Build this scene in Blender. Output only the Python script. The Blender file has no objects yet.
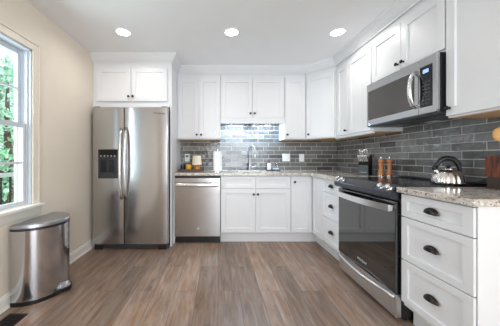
import bpy, bmesh, math, random
from mathutils import Vector, Matrix, noise

random.seed(7)
scene = bpy.context.scene
COL = scene.collection
PI = math.pi

# ------------------------------------------------------------ camera, world, lights
# The eye stands 1.125 m above the floor, looking straight along +Y.
EYE = 1.125
cam_d = bpy.data.cameras.new('camera')
cam_d.sensor_width = 36.0
cam_d.lens = 235.0 / 500.0 * 36.0
cam_d.shift_x = 32.0 / 500.0
cam_d.shift_y = -5.0 / 500.0
cam_d.clip_start = 0.02
cam = bpy.data.objects.new('camera', cam_d)
cam.location = (0, 0, EYE)
cam.rotation_euler = (PI / 2, 0, 0)
COL.objects.link(cam)
scene.camera = cam

scene.view_settings.view_transform = 'Standard'
scene.view_settings.look = 'None'
scene.view_settings.gamma = 1.0
scene.view_settings.use_curve_mapping = False
scene.view_settings.exposure = 0.17
scene.cycles.use_denoising = True
scene.cycles.use_adaptive_sampling = False
scene.cycles.max_bounces = 10
scene.cycles.diffuse_bounces = 6
scene.cycles.glossy_bounces = 5
scene.cycles.sample_clamp_indirect = 6.0
scene.cycles.caustics_reflective = False
scene.cycles.caustics_refractive = False

world = bpy.data.worlds.new('sky')
scene.world = world
world.use_nodes = True
wn = world.node_tree.nodes
bg = wn.get('Background')
bg.inputs['Color'].default_value = (0.84, 0.93, 1.0, 1)
bg.inputs['Strength'].default_value = 1.3


def area_light(name, loc, rot, sx, sy, power, color, parent=None, spread=None):
    l = bpy.data.lights.new(name, 'AREA')
    l.shape = 'RECTANGLE'
    l.size, l.size_y = sx, sy
    l.energy = power
    l.color = color
    if spread:
        l.spread = spread
    o = bpy.data.objects.new(name, l)
    o.location = loc
    o.rotation_euler = rot
    COL.objects.link(o)
    if parent:
        o.parent = parent
    return o


# daylight at the left window; unseen fill lamp added behind the camera
area_light('window_daylight', (-2.35, 1.15, 1.5), (0, -PI / 2, 0), 1.5, 1.5, 72, (0.82, 0.92, 1.0))
area_light('rear_fill', (0.75, -2.55, 1.30), (PI / 2, 0, 0), 1.9, 1.9, 88, (0.89, 0.95, 1.0))
sl_ = bpy.data.lights.new('sun', 'SUN')
sl_.energy = 3.2
sl_.angle = math.radians(2)
sl_.color = (1.0, 0.95, 0.86)
so_ = bpy.data.objects.new('sun', sl_)
so_.rotation_euler = Vector((-1.0, 0.0, -0.75)).to_track_quat('-Z', 'Y').to_euler()
COL.objects.link(so_)

# ------------------------------------------------------------ measures
XL, XR = -1.59, 1.87          # side walls
YW, YR = 3.69, -2.4           # back wall, rear wall
ZC = 2.435                    # ceiling
YB, YU = 3.08, 3.36           # fronts of back base / back wall cabinets
XB, XU = 1.235, 1.54          # fronts of right base / right wall cabinets
CT0, CT1 = 0.895, 0.930       # countertop
UB = 1.395                    # underside of wall cabinets
UT = 2.340                    # top of wall cabinet boxes
DT = 2.268                    # top of wall cabinet doors

# ------------------------------------------------------------ materials


def lin(c):
    out = []
    for v in c[:3]:
        v = v / 255.0
        out.append(v / 12.92 if v <= 0.04045 else ((v + 0.055) / 1.055) ** 2.4)
    return (*out, 1.0)


def mat(name, srgb, rough=0.5, metal=0.0, noise_amt=0.0, noise_scale=20.0, bump=0.0, stretch=None, **kw):
    m = bpy.data.materials.new(name)
    m.use_nodes = True
    nt = m.node_tree
    b = nt.nodes['Principled BSDF']
    c = lin(srgb)
    b.inputs['Base Color'].default_value = c
    b.inputs['Roughness'].default_value = rough
    b.inputs['Metallic'].default_value = metal
    for k, v in kw.items():
        b.inputs[k].default_value = v
    if noise_amt or bump:
        tc = nt.nodes.new('ShaderNodeTexCoord')
        mp = nt.nodes.new('ShaderNodeMapping')
        if stretch:
            mp.inputs['Scale'].default_value = stretch
        n = nt.nodes.new('ShaderNodeTexNoise')
        n.inputs['Scale'].default_value = noise_scale
        n.inputs['Detail'].default_value = 4
        nt.links.new(tc.outputs['Object'], mp.inputs['Vector'])
        nt.links.new(mp.outputs['Vector'], n.inputs['Vector'])
        if noise_amt:
            r = nt.nodes.new('ShaderNodeValToRGB')
            r.color_ramp.elements[0].position = 0.3
            r.color_ramp.elements[1].position = 0.7
            r.color_ramp.elements[0].color = tuple(max(0, v * (1 - noise_amt)) for v in c[:3]) + (1,)
            r.color_ramp.elements[1].color = tuple(min(1, v * (1 + noise_amt)) for v in c[:3]) + (1,)
            nt.links.new(n.outputs['Fac'], r.inputs['Fac'])
            nt.links.new(r.outputs['Color'], b.inputs['Base Color'])
        if bump:
            bp = nt.nodes.new('ShaderNodeBump')
            bp.inputs['Strength'].default_value = bump
            bp.inputs['Distance'].default_value = 0.002
            nt.links.new(n.outputs['Fac'], bp.inputs['Height'])
            nt.links.new(bp.outputs['Normal'], b.inputs['Normal'])
    return m


def emit(name, rgb, strength):
    m = bpy.data.materials.new(name)
    m.use_nodes = True
    b = m.node_tree.nodes['Principled BSDF']
    b.inputs['Base Color'].default_value = (*rgb, 1)
    b.inputs['Emission Color'].default_value = (*rgb, 1)
    b.inputs['Emission Strength'].default_value = strength
    return m


M = {}
M['wall'] = mat('wall_paint', (232, 222, 208), 0.75, noise_amt=0.02, noise_scale=3, bump=0.05)
M['ceiling'] = mat('ceiling_paint', (240, 241, 243), 0.85, noise_amt=0.01, noise_scale=5)
M['trim'] = mat('trim_paint', (238, 236, 230), 0.4, noise_amt=0.01)
M['casing'] = mat('casing_paint', (231, 222, 208), 0.4, noise_amt=0.01)
M['winframe'] = mat('window_vinyl', (205, 211, 219), 0.35, noise_amt=0.01)
M['cab'] = mat('cabinet_paint', (227, 228, 231), 0.35, noise_amt=0.008, noise_scale=6)
M['cabwood'] = mat('cabinet_raw_underside', (214, 178, 138), 0.6, noise_amt=0.1, noise_scale=8, stretch=(1, 8, 1))
M['bronze'] = mat('dark_bronze', (52, 46, 43), 0.32, 0.85, noise_amt=0.1, noise_scale=60)
M['black'] = mat('black_plastic', (20, 20, 22), 0.35, noise_amt=0.05)
M['blackmatte'] = mat('matte_black', (24, 24, 25), 0.6, noise_amt=0.08)
M['dgrey'] = mat('dark_grey_enamel', (62, 64, 69), 0.35, 0.3, noise_amt=0.05)
M['gloss'] = mat('black_glass', (8, 8, 10), 0.04, noise_amt=0.02)
M['hob'] = mat('hob_glass', (9, 9, 11), 0.16, noise_amt=0.02)
M['oven'] = mat('oven_glass', (10, 10, 12), 0.03, noise_amt=0.02, IOR=2.1)
M['mwglass'] = mat('smoked_glass', (92, 89, 87), 0.06, 0.6, noise_amt=0.02)
M['chrome'] = mat('chrome', (225, 226, 228), 0.12, 1.0, noise_amt=0.01)
M['nickel'] = mat('brushed_nickel', (222, 222, 222), 0.3, 1.0, noise_amt=0.01)
M['white'] = mat('white_plastic', (244, 244, 244), 0.35, noise_amt=0.01)
M['paper'] = mat('paper_towel', (247, 247, 247), 0.9, noise_amt=0.015, noise_scale=80, bump=0.3)


def brushed(name, srgb, rough, stretch, amt=0.004, var=0.02):
    """Brushed metal: the fine lines only modulate the roughness a little."""
    m = mat(name, srgb, rough, 1.0, noise_amt=amt, noise_scale=6, stretch=stretch)
    nt = m.node_tree
    b = nt.nodes['Principled BSDF']
    n = [x for x in nt.nodes if x.type == 'TEX_NOISE'][0]
    r = nt.nodes.new('ShaderNodeMapRange')
    r.inputs['To Min'].default_value = rough - var
    r.inputs['To Max'].default_value = rough + var
    nt.links.new(n.outputs['Fac'], r.inputs['Value'])
    nt.links.new(r.outputs['Result'], b.inputs['Roughness'])
    return m


M['steel'] = brushed('brushed_stainless', (188, 188, 189), 0.20, (.6, .6, 60))
M['steelbar'] = brushed('handle_stainless', (232, 232, 233), 0.25, (40, 40, 2))
M['steelcan'] = brushed('bin_stainless', (192, 193, 196), 0.15, (70, 70, .6), amt=.03)
M['binlid'] = mat('bin_lid_metal', (176, 178, 183), .34, 1.0, noise_amt=.01)
M['steeldark'] = mat('dark_stainless', (80, 82, 90), 0.32, 1.0, noise_amt=0.04)
M['kettle'] = mat('polished_steel', (222, 218, 214), 0.2, 1.0, noise_amt=0.02)


def granite():
    m = mat('granite', (200, 190, 178), 0.12)
    nt = m.node_tree
    b = nt.nodes['Principled BSDF']
    tc = nt.nodes.new('ShaderNodeTexCoord')

    def nz(scale, detail):
        n = nt.nodes.new('ShaderNodeTexNoise')
        n.inputs['Scale'].default_value = scale
        n.inputs['Detail'].default_value = detail
        n.inputs['Roughness'].default_value = 0.7
        nt.links.new(tc.outputs['Object'], n.inputs['Vector'])
        return n
    n1 = nz(16, 6)
    r1 = nt.nodes.new('ShaderNodeValToRGB')
    e = r1.color_ramp.elements
    e[0].position = 0.34; e[0].color = lin((160, 149, 140))
    e[1].position = 0.66; e[1].color = lin((224, 219, 212))
    k = e.new(0.5); k.color = lin((204, 197, 188))
    nt.links.new(n1.outputs['Fac'], r1.inputs['Fac'])
    v = nt.nodes.new('ShaderNodeTexVoronoi')
    v.inputs['Scale'].default_value = 110
    nt.links.new(tc.outputs['Object'], v.inputs['Vector'])
    r2 = nt.nodes.new('ShaderNodeValToRGB')
    r2.color_ramp.interpolation = 'CONSTANT'
    e = r2.color_ramp.elements
    e[0].position = 0.0; e[0].color = (0, 0, 0, 1)
    e[1].position = 0.86; e[1].color = (1, 1, 1, 1)
    sep = nt.nodes.new('ShaderNodeSeparateColor')
    nt.links.new(v.outputs['Color'], sep.inputs['Color'])
    nt.links.new(sep.outputs['Red'], r2.inputs['Fac'])
    mx = nt.nodes.new('ShaderNodeMixRGB')
    mx.inputs['Color2'].default_value = lin((128, 116, 108))
    nt.links.new(r2.outputs['Color'], mx.inputs['Fac'])
    nt.links.new(r1.outputs['Color'], mx.inputs['Color1'])
    n3 = nz(60, 3)
    r3 = nt.nodes.new('ShaderNodeValToRGB')
    e = r3.color_ramp.elements
    e[0].position = 0.60; e[0].color = (0, 0, 0, 1)
    e[1].position = 0.66; e[1].color = (1, 1, 1, 1)
    nt.links.new(n3.outputs['Fac'], r3.inputs['Fac'])
    mx2 = nt.nodes.new('ShaderNodeMixRGB')
    mx2.inputs['Color2'].default_value = lin((240, 236, 230))
    nt.links.new(r3.outputs['Color'], mx2.inputs['Fac'])
    nt.links.new(mx.outputs['Color'], mx2.inputs['Color1'])
    nt.links.new(mx2.outputs['Color'], b.inputs['Base Color'])
    return m


M['granite'] = granite()


def tile(name, axis, wavy):
    """Glossy grey brick-bond tile, 305 x 76 mm; axis says which world axis runs along the wall."""
    m = mat(name, (110, 113, 118), 0.12)
    nt = m.node_tree
    b = nt.nodes['Principled BSDF']
    g = nt.nodes.new('ShaderNodeNewGeometry')
    sp = nt.nodes.new('ShaderNodeSeparateXYZ')
    nt.links.new(g.outputs['Position'], sp.inputs['Vector'])
    TW, TH_ = 0.250, 0.0625

    def mth(op, a, b_, c_=None):
        x = nt.nodes.new('ShaderNodeMath')
        x.operation = op
        for k, v in enumerate((a, b_, c_)):
            if v is None:
                continue
            if isinstance(v, (int, float)):
                x.inputs[k].default_value = v
            else:
                nt.links.new(v, x.inputs[k])
        return x.outputs[0]
    zz = mth('ADD', sp.outputs['Z'], -CT1 + TH_ * 40 + .0015)
    row = mth('FLOOR', mth('DIVIDE', zz, TH_), 0)
    third = mth('MODULO', row, 3)
    xx = mth('MULTIPLY_ADD', third, -TW / 3, mth('ADD', sp.outputs[axis], 5.04))
    cb = nt.nodes.new('ShaderNodeCombineXYZ')
    nt.links.new(xx, cb.inputs['X'])
    nt.links.new(zz, cb.inputs['Y'])
    br = nt.nodes.new('ShaderNodeTexBrick')
    br.offset = 0.0
    br.inputs['Scale'].default_value = 1.0
    br.inputs['Brick Width'].default_value = TW
    br.inputs['Row Height'].default_value = TH_
    br.inputs['Mortar Size'].default_value = 0.0030
    br.inputs['Mortar Smooth'].default_value = 0.15
    br.inputs['Bias'].default_value = 0.0
    br.inputs['Color1'].default_value = lin((80, 79, 79))
    br.inputs['Color2'].default_value = lin((134, 132, 130))
    br.inputs['Mortar'].default_value = lin((200, 198, 194))
    nt.links.new(cb.outputs['Vector'], br.inputs['Vector'])
    n = nt.nodes.new('ShaderNodeTexNoise')
    n.inputs['Scale'].default_value = 9
    n.inputs['Detail'].default_value = 3
    nt.links.new(g.outputs['Position'], n.inputs['Vector'])
    mr = nt.nodes.new('ShaderNodeMapRange')
    mr.inputs['From Min'].default_value = 0.3; mr.inputs['From Max'].default_value = 0.7
    mr.inputs['To Min'].default_value = 0.86; mr.inputs['To Max'].default_value = 1.12
    nt.links.new(n.outputs['Fac'], mr.inputs['Value'])
    mx = nt.nodes.new('ShaderNodeMixRGB'); mx.blend_type = 'MULTIPLY'
    mx.inputs['Fac'].default_value = 1
    nt.links.new(br.outputs['Color'], mx.inputs['Color1'])
    nt.links.new(mr.outputs['Result'], mx.inputs['Color2'])
    nt.links.new(mx.outputs['Color'], b.inputs['Base Color'])
    # roughness: grout matt, tile glazed
    rr = nt.nodes.new('ShaderNodeMapRange')
    rr.inputs['To Min'].default_value = 0.07; rr.inputs['To Max'].default_value = 0.8
    nt.links.new(br.outputs['Fac'], rr.inputs['Value'])
    nt.links.new(rr.outputs['Result'], b.inputs['Roughness'])
    inv = nt.nodes.new('ShaderNodeMath'); inv.operation = 'SUBTRACT'
    inv.inputs[0].default_value = 1.0
    nt.links.new(br.outputs['Fac'], inv.inputs[1])
    n2 = nt.nodes.new('ShaderNodeTexNoise')
    n2.inputs['Scale'].default_value = 20
    n2.inputs['Detail'].default_value = 1.5
    nt.links.new(g.outputs['Position'], n2.inputs['Vector'])
    wv = nt.nodes.new('ShaderNodeMath'); wv.operation = 'MULTIPLY_ADD'
    wv.inputs[1].default_value = 3.2
    nt.links.new(n2.outputs['Fac'], wv.inputs[0])
    nt.links.new(inv.outputs[0], wv.inputs[2])
    bp = nt.nodes.new('ShaderNodeBump')
    bp.inputs['Strength'].default_value = wavy
    bp.inputs['Distance'].default_value = 0.004
    nt.links.new(wv.outputs[0], bp.inputs['Height'])
    nt.links.new(bp.outputs['Normal'], b.inputs['Normal'])
    return m


M['tile_back'] = tile('glazed_tile_back', 'X', 0.3)
M['tile_right'] = tile('glazed_tile_right', 'Y', 1.0)


def planks():
    m = mat('plank_floor', (150, 126, 110), 0.34)
    nt = m.node_tree
    b = nt.nodes['Principled BSDF']
    g = nt.nodes.new('ShaderNodeNewGeometry')
    sp = nt.nodes.new('ShaderNodeSeparateXYZ')
    nt.links.new(g.outputs['Position'], sp.inputs['Vector'])
    cb = nt.nodes.new('ShaderNodeCombineXYZ')
    nt.links.new(sp.outputs['Y'], cb.inputs['X'])
    nt.links.new(sp.outputs['X'], cb.inputs['Y'])
    br = nt.nodes.new('ShaderNodeTexBrick')
    br.offset = 0.37
    br.offset_frequency = 2
    br.inputs['Scale'].default_value = 1.0
    br.inputs['Brick Width'].default_value = 1.22
    br.inputs['Row Height'].default_value = 0.178
    br.inputs['Mortar Size'].default_value = 0.0012
    br.inputs['Mortar Smooth'].default_value = 0.1
    br.inputs['Bias'].default_value = 0.0
    br.inputs['Color1'].default_value = (0, 0, 0, 1)
    br.inputs['Color2'].default_value = (1, 1, 1, 1)
    br.inputs['Mortar'].default_value = (0.2, 0.2, 0.2, 1)
    nt.links.new(cb.outputs['Vector'], br.inputs['Vector'])
    # grain: noise stretched along the plank, shifted plank by plank
    mul = nt.nodes.new('ShaderNodeVectorMath'); mul.operation = 'MULTIPLY'
    mul.inputs[1].default_value = (24, 2.6, 1)
    nt.links.new(g.outputs['Position'], mul.inputs[0])
    sh = nt.nodes.new('ShaderNodeVectorMath'); sh.operation = 'MULTIPLY_ADD'
    sh.inputs[1].default_value = (37, 53, 71)
    nt.links.new(br.outputs['Color'], sh.inputs[0])
    nt.links.new(mul.outputs['Vector'], sh.inputs[2])
    n = nt.nodes.new('ShaderNodeTexNoise')
    n.inputs['Scale'].default_value = 1.0
    n.inputs['Detail'].default_value = 8
    n.inputs['Roughness'].default_value = 0.65
    n.inputs['Distortion'].default_value = 0.6
    nt.links.new(sh.outputs['Vector'], n.inputs['Vector'])
    ramp = nt.nodes.new('ShaderNodeValToRGB')
    e = ramp.color_ramp.elements
    e[0].position = 0.25; e[0].color = lin((96, 77, 65))
    e[1].position = 0.78; e[1].color = lin((172, 151, 136))
    k = e.new(0.5); k.color = lin((140, 116, 100))
    nt.links.new(n.outputs['Fac'], ramp.inputs['Fac'])
    tone = nt.nodes.new('ShaderNodeMapRange')
    tone.inputs['To Min'].default_value = 0.76; tone.inputs['To Max'].default_value = 1.34
    nt.links.new(br.outputs['Color'], tone.inputs['Value'])
    mx = nt.nodes.new('ShaderNodeMixRGB'); mx.blend_type = 'MULTIPLY'
    mx.inputs['Fac'].default_value = 1
    nt.links.new(ramp.outputs['Color'], mx.inputs['Color1'])
    nt.links.new(tone.outputs['Result'], mx.inputs['Color2'])
    # a greyer cast on some planks
    n4 = nt.nodes.new('ShaderNodeTexNoise')
    n4.inputs['Scale'].default_value = 1.3
    n4.inputs['Detail'].default_value = 2
    nt.links.new(sh.outputs['Vector'], n4.inputs['Vector'])
    hs = nt.nodes.new('ShaderNodeHueSaturation')
    ms = nt.nodes.new('ShaderNodeMapRange')
    ms.inputs['From Min'].default_value = 0.3; ms.inputs['From Max'].default_value = 0.7
    ms.inputs['To Min'].default_value = 0.72; ms.inputs['To Max'].default_value = 1.25
    nt.links.new(n4.outputs['Fac'], ms.inputs['Value'])
    nt.links.new(ms.outputs['Result'], hs.inputs['Saturation'])
    nt.links.new(mx.outputs['Color'], hs.inputs['Color'])
    dk = nt.nodes.new('ShaderNodeMixRGB')
    dk.inputs['Color2'].default_value = lin((70, 56, 48))
    nt.links.new(br.outputs['Fac'], dk.inputs['Fac'])
    nt.links.new(hs.outputs['Color'], dk.inputs['Color1'])
    nt.links.new(dk.outputs['Color'], b.inputs['Base Color'])
    bp = nt.nodes.new('ShaderNodeBump')
    bp.inputs['Strength'].default_value = 0.15
    bp.inputs['Distance'].default_value = 0.002
    nt.links.new(n.outputs['Fac'], bp.inputs['Height'])
    nt.links.new(bp.outputs['Normal'], b.inputs['Normal'])
    return m


M['floor'] = planks()


def glass(name, tint=(1, 1, 1), rough=0.0):
    m = bpy.data.materials.new(name)
    m.use_nodes = True
    nt = m.node_tree
    for n in list(nt.nodes):
        if n.type == 'BSDF_PRINCIPLED':
            nt.nodes.remove(n)
    out = [n for n in nt.nodes if n.type == 'OUTPUT_MATERIAL'][0]
    t = nt.nodes.new('ShaderNodeBsdfTransparent')
    t.inputs['Color'].default_value = (*tint, 1)
    gl = nt.nodes.new('ShaderNodeBsdfGlossy')
    gl.inputs['Roughness'].default_value = 0.02
    mx = nt.nodes.new('ShaderNodeMixShader')
    mx.inputs['Fac'].default_value = 0.06
    nt.links.new(t.outputs[0], mx.inputs[1])
    nt.links.new(gl.outputs[0], mx.inputs[2])
    nt.links.new(mx.outputs[0], out.inputs['Surface'])
    return m


M['pane'] = glass('window_glass', (0.97, 1.0, 0.99))

# ------------------------------------------------------------ mesh helpers


class MB:
    """Collects shapes; build() links them as ONE mesh object."""

    def __init__(self):
        self.bm = bmesh.new()

    def _bev(self, vs, bev, seg=2):
        if bev <= 0:
            return
        es = {e for v in vs for e in v.link_edges}
        bmesh.ops.bevel(self.bm, geom=list(es), offset=bev, segments=seg, profile=0.7, affect='EDGES', clamp_overlap=True)

    def box(self, x0, x1, y0, y1, z0, z1, bev=0.0, seg=2):
        r = bmesh.ops.create_cube(self.bm, size=1.0)
        for v in r['verts']:
            v.co = Vector(((x0 + x1) / 2 + v.co.x * (x1 - x0), (y0 + y1) / 2 + v.co.y * (y1 - y0), (z0 + z1) / 2 + v.co.z * (z1 - z0)))
        self._bev(r['verts'], bev, seg)
        return self

    def shaker(self, x0, x1, y0, y1, z0, z1, rail=0.057, deep=0.012, railz=None):
        """A framed door leaf whose front is at y0; the middle panel sits back by deep."""
        bm = self.bm
        rz = railz or rail
        co = [(x0, y1, z0), (x1, y1, z0), (x1, y1, z1), (x0, y1, z1),
              (x0, y0, z0), (x1, y0, z0), (x1, y0, z1), (x0, y0, z1),
              (x0 + rail, y0, z0 + rz), (x1 - rail, y0, z0 + rz), (x1 - rail, y0, z1 - rz), (x0 + rail, y0, z1 - rz),
              (x0 + rail + .003, y0 + deep, z0 + rz + .003), (x1 - rail - .003, y0 + deep, z0 + rz + .003),
              (x1 - rail - .003, y0 + deep, z1 - rz - .003), (x0 + rail + .003, y0 + deep, z1 - rz - .003)]
        v = [bm.verts.new(c) for c in co]
        fs = [(0, 3, 2, 1), (0, 1, 5, 4), (1, 2, 6, 5), (2, 3, 7, 6), (3, 0, 4, 7), (12, 13, 14, 15)]
        for i in range(4):
            j = (i + 1) % 4
            fs.append((4 + i, 4 + j, 8 + j, 8 + i))
            fs.append((8 + i, 8 + j, 12 + j, 12 + i))
        for f in fs:
            bm.faces.new([v[i] for i in f])
        outer = {e for i in range(4, 8) for e in v[i].link_edges if all(w in v[:8] for w in e.verts)}
        bmesh.ops.bevel(bm, geom=list(outer), offset=0.0018, segments=1, affect='EDGES')
        return self

    def prism(self, pts, axis, a, b, bev=0.0, seg=2):
        """A polygon extruded along an axis ('x','y','z'); pts are the two other coordinates in order."""
        def mk(p, t):
            if axis == 'x':
                return (t, p[0], p[1])
            if axis == 'y':
                return (p[0], t, p[1])
            return (p[0], p[1], t)
        v0 = [self.bm.verts.new(mk(p, a)) for p in pts]
        v1 = [self.bm.verts.new(mk(p, b)) for p in pts]
        n = len(pts)
        self.bm.faces.new(v0)
        self.bm.faces.new(v1[::-1])
        for i in range(n):
            self.bm.faces.new((v0[i], v1[i], v1[(i + 1) % n], v0[(i + 1) % n]))
        self._bev(v0 + v1, bev, seg)
        return self

    def lathe(self, prof, c=(0, 0, 0), axis='z', seg=24, sx=1.0, sy=1.0, lobes=0, lobe=0.0):
        """prof: (radius, height) pairs, turned round an axis through c."""
        c = Vector(c)
        rings = []
        for r, h in prof:
            ring = []
            for i in range(seg):
                a = 2 * PI * i / seg
                rr = r * (1 + lobe * abs(math.cos(a * lobes / 2))) if lobes else r
                x, y = rr * math.cos(a) * sx, rr * math.sin(a) * sy
                if axis == 'z':
                    p = Vector((x, y, h))
                elif axis == 'y':
                    p = Vector((x, -h, y))       # grows towards -y
                else:
                    p = Vector((h, x, y))
                ring.append(self.bm.verts.new(c + p))
            rings.append(ring)
        for A, B in zip(rings, rings[1:]):
            for i in range(seg):
                self.bm.faces.new((A[i], A[(i + 1) % seg], B[(i + 1) % seg], B[i]))
        self.bm.faces.new(rings[0][::-1])
        self.bm.faces.new(rings[-1])
        return self

    def tube(self, path, r, seg=10, flat=1.0, up=None):
        """A tube along a path; flat squeezes it across; r may be a list of radii."""
        path = [Vector(p) for p in path]
        n = len(path)
        rs = r if isinstance(r, (list, tuple)) else [r] * n
        rings = []
        prev = None
        for i, p in enumerate(path):
            t = (path[min(i + 1, n - 1)] - path[max(i - 1, 0)]).normalized()
            if prev is None:
                u = Vector(up) if up else (Vector((0, 0, 1)) if abs(t.z) < 0.9 else Vector((1, 0, 0)))
            else:
                u = prev
            u = (u - t * u.dot(t)).normalized()
            prev = u
            w = t.cross(u)
            rings.append([self.bm.verts.new(p + u * math.cos(2 * PI * k / seg) * rs[i] + w * math.sin(2 * PI * k / seg) * rs[i] * flat) for k in range(seg)])
        for A, B in zip(rings, rings[1:]):
            for k in range(seg):
                self.bm.faces.new((A[k], A[(k + 1) % seg], B[(k + 1) % seg], B[k]))
        self.bm.faces.new(rings[0][::-1])
        self.bm.faces.new(rings[-1])
        return self

    def xform(self, mtx):
        bmesh.ops.transform(self.bm, matrix=mtx, verts=self.bm.verts[:])
        return self

    def build(self, name, m, parent=None, smooth=None):
        bmesh.ops.recalc_face_normals(self.bm, faces=self.bm.faces[:])
        me = bpy.data.meshes.new(name)
        self.bm.to_mesh(me)
        self.bm.free()
        me.materials.append(m)
        if smooth is not None:
            me.shade_smooth() if smooth is True else me.set_sharp_from_angle(angle=math.radians(smooth))
            if smooth is not True:
                for p in me.polygons:
                    p.use_smooth = True
        o = bpy.data.objects.new(name, me)
        COL.objects.link(o)
        if parent:
            o.parent = parent
        return o


def thing(name, label, cat, loc=(0, 0, 0), rz=0.0, group=None):
    o = bpy.data.objects.new(name, None)
    o.empty_display_size = 0.05
    COL.objects.link(o)
    o.location = loc
    o.rotation_euler = (0, 0, rz)
    return tag(o, label, cat, group)


def tag(o, label, cat, group=None):
    o['label'] = label
    o['category'] = cat
    if group:
        o['group'] = group
    return o


def struct(o):
    o['kind'] = 'structure'
    return o


def copy_tree(o, parent=None):
    c = o.copy()
    COL.objects.link(c)
    if parent:
        c.parent = parent
    for ch in list(o.children):
        copy_tree(ch, c)
    return c


def text_mesh(name, s, size, m, parent, loc, rot, depth=0.0006):
    cu = bpy.data.curves.new(name, 'FONT')
    cu.body = s
    cu.size = size
    cu.extrude = depth
    cu.align_x = 'CENTER'
    cu.align_y = 'CENTER'
    tmp = bpy.data.objects.new(name + '_tmp', cu)
    COL.objects.link(tmp)
    dg = bpy.context.evaluated_depsgraph_get()
    me = bpy.data.meshes.new_from_object(tmp.evaluated_get(dg))
    bpy.data.objects.remove(tmp)
    bpy.data.curves.remove(cu)
    me.materials.clear()
    me.materials.append(m)
    o = bpy.data.objects.new(name, me)
    COL.objects.link(o)
    o.parent = parent
    o.location = loc
    o.rotation_euler = rot
    return o


# ------------------------------------------------------------ the room
WY0, WY1, WZ0, WZ1 = 1.13, 2.005, 0.735, 2.045      # window opening in the left wall
WT = 0.14                                           # wall thickness

struct(MB().box(XL - WT, XR + WT, YR - WT, YW + WT, -0.06, 0).build('floor', M['floor']))
struct(MB().box(XL - WT, XR + WT, YR - WT, YW + WT, ZC, ZC + 0.1).build('ceiling', M['ceiling']))
w = MB()
w.box(XL - WT, XL, YR, WY0, 0, ZC).box(XL - WT, XL, WY1, YW, 0, ZC)
w.box(XL - WT, XL, WY0, WY1, 0, WZ0).box(XL - WT, XL, WY0, WY1, WZ1, ZC)
struct(w.build('wall_left', M['wall']))
struct(MB().box(XR, XR + WT, YR, YW, 0, ZC).build('wall_right', M['wall']))
struct(MB().box(XL - WT, XR + WT, YW, YW + WT, 0, ZC).build('wall_back', M['wall']))
w = MB()                                            # unseen rear wall; opening added and placed for the fill light
w.box(XL, -0.2, YR - WT, YR, 0, ZC).box(1.70, XR, YR - WT, YR, 0, ZC).box(-0.2, 1.70, YR - WT, YR, 2.25, ZC)
struct(w.build('wall_rear', M['wall']))

# tiled backsplash, a thin real layer on both walls
w = MB()
w.box(-0.59, XR, YW - 0.009, YW, CT1, UB).box(0.034, 0.955, YW - 0.009, YW, UB, 1.70)
struct(w.build('trim_1', M['tile_back']))
struct(MB().box(XR - 0.009, XR, 1.10, YW - 0.009, 0.90, 1.46).build('trim_2', M['tile_right']))


def sweep(name, path, prof, m):
    """A moulding: prof is (out, z); the path runs so that 'out' is on its right-hand side; corners are mitred."""
    pts = [Vector((p[0], p[1])) for p in path]
    n = len(pts)
    dirs = [(pts[i + 1] - pts[i]).normalized() for i in range(n - 1)]
    nor = [Vector((d.y, -d.x)) for d in dirs]
    b = MB()
    rows = []
    for i, p in enumerate(pts):
        if i == 0:
            mv = nor[0]
        elif i == n - 1:
            mv = nor[-1]
        else:
            s = nor[i - 1] + nor[i]
            mv = s / (1 + nor[i - 1].dot(nor[i]))
        rows.append([b.bm.verts.new((p.x + mv.x * o, p.y + mv.y * o, z)) for o, z in prof])
    k = len(prof)
    for A, B in zip(rows, rows[1:]):
        for j in range(k):
            b.bm.faces.new((A[j], B[j], B[(j + 1) % k], A[(j + 1) % k]))
    b.bm.faces.new(rows[0])
    b.bm.faces.new(rows[-1][::-1])
    return struct(b.build(name, m))


# crown moulding over the wall cabinets
sweep('trim_3', [(XL, 2.985), (-0.588, 2.985), (-0.588, YU + .012), (1.252, YU + .012), (XU + .012, 3.072), (XU + .012, 1.11)],
      [(0.0, 2.330), (0.008, 2.330), (0.010, 2.345), (0.020, 2.352), (0.034, 2.368), (0.050, 2.392), (0.058, 2.402), (0.062, 2.404), (0.066, 2.412), (0.070, 2.414), (0.070, ZC), (0.0, ZC)], M['cab'])
# baseboard along the left wall: sits against the wall, its shoe moulding at the floor
prof = [(0, 0), (0.026, 0), (0.024, 0.012), (0.016, 0.019), (0.015, 0.080), (0.011, 0.088), (0.008, 0.100), (0.0, 0.104)]
b_ = MB()
b_.prism([(XL + o, z) for o, z in prof], 'y', YR, 3.66)
struct(b_.build('baseboard_left', M['trim']))

# ------------------------------------------------------------ window in the left wall
win = bpy.data.objects.new('window_1', None)
COL.objects.link(win)
win.location = (0, 0, 0)
struct(win)
c = MB()                                            # casing: two steps, top and sides
cw = 0.072
for (y0, y1, z0, z1) in ((WY1, WY1 + cw, WZ0 - .02, WZ1 + cw), (WY0 - cw, WY0, WZ0 - .02, WZ1 + cw), (WY0, WY1, WZ1, WZ1 + cw)):
    c.box(XL, XL + 0.014, y0, y1, z0, z1, 0.003)
for (y0, y1, z0, z1) in ((WY1 + cw - .018, WY1 + cw, WZ0 - .02, WZ1 + cw), (WY0 - cw, WY0 - cw + .018, WZ0 - .02, WZ1 + cw), (WY0 - cw, WY1 + cw, WZ1 + cw - .018, WZ1 + cw)):
    c.box(XL, XL + 0.023, y0, y1, z0, z1, 0.004)
struct(c.build('casing', M['casing'], win))
s = MB()
s.box(XL - 0.06, XL + 0.050, WY0 - cw - .022, WY1 + cw + .022, WZ0 - 0.030, WZ0 - .004, 0.006)
struct(s.build('sill', M['trim'], win))
s = MB().prism([(XL, WZ0 - .030), (XL + .030, WZ0 - .030), (XL + .022, WZ0 - .06), (XL + .012, WZ0 - .10), (XL, WZ0 - .105)], 'y', WY0 - cw, WY1 + cw)
struct(s.build('apron', M['trim'], win))
j = MB()                                            # jamb liners with the sash tracks
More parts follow.
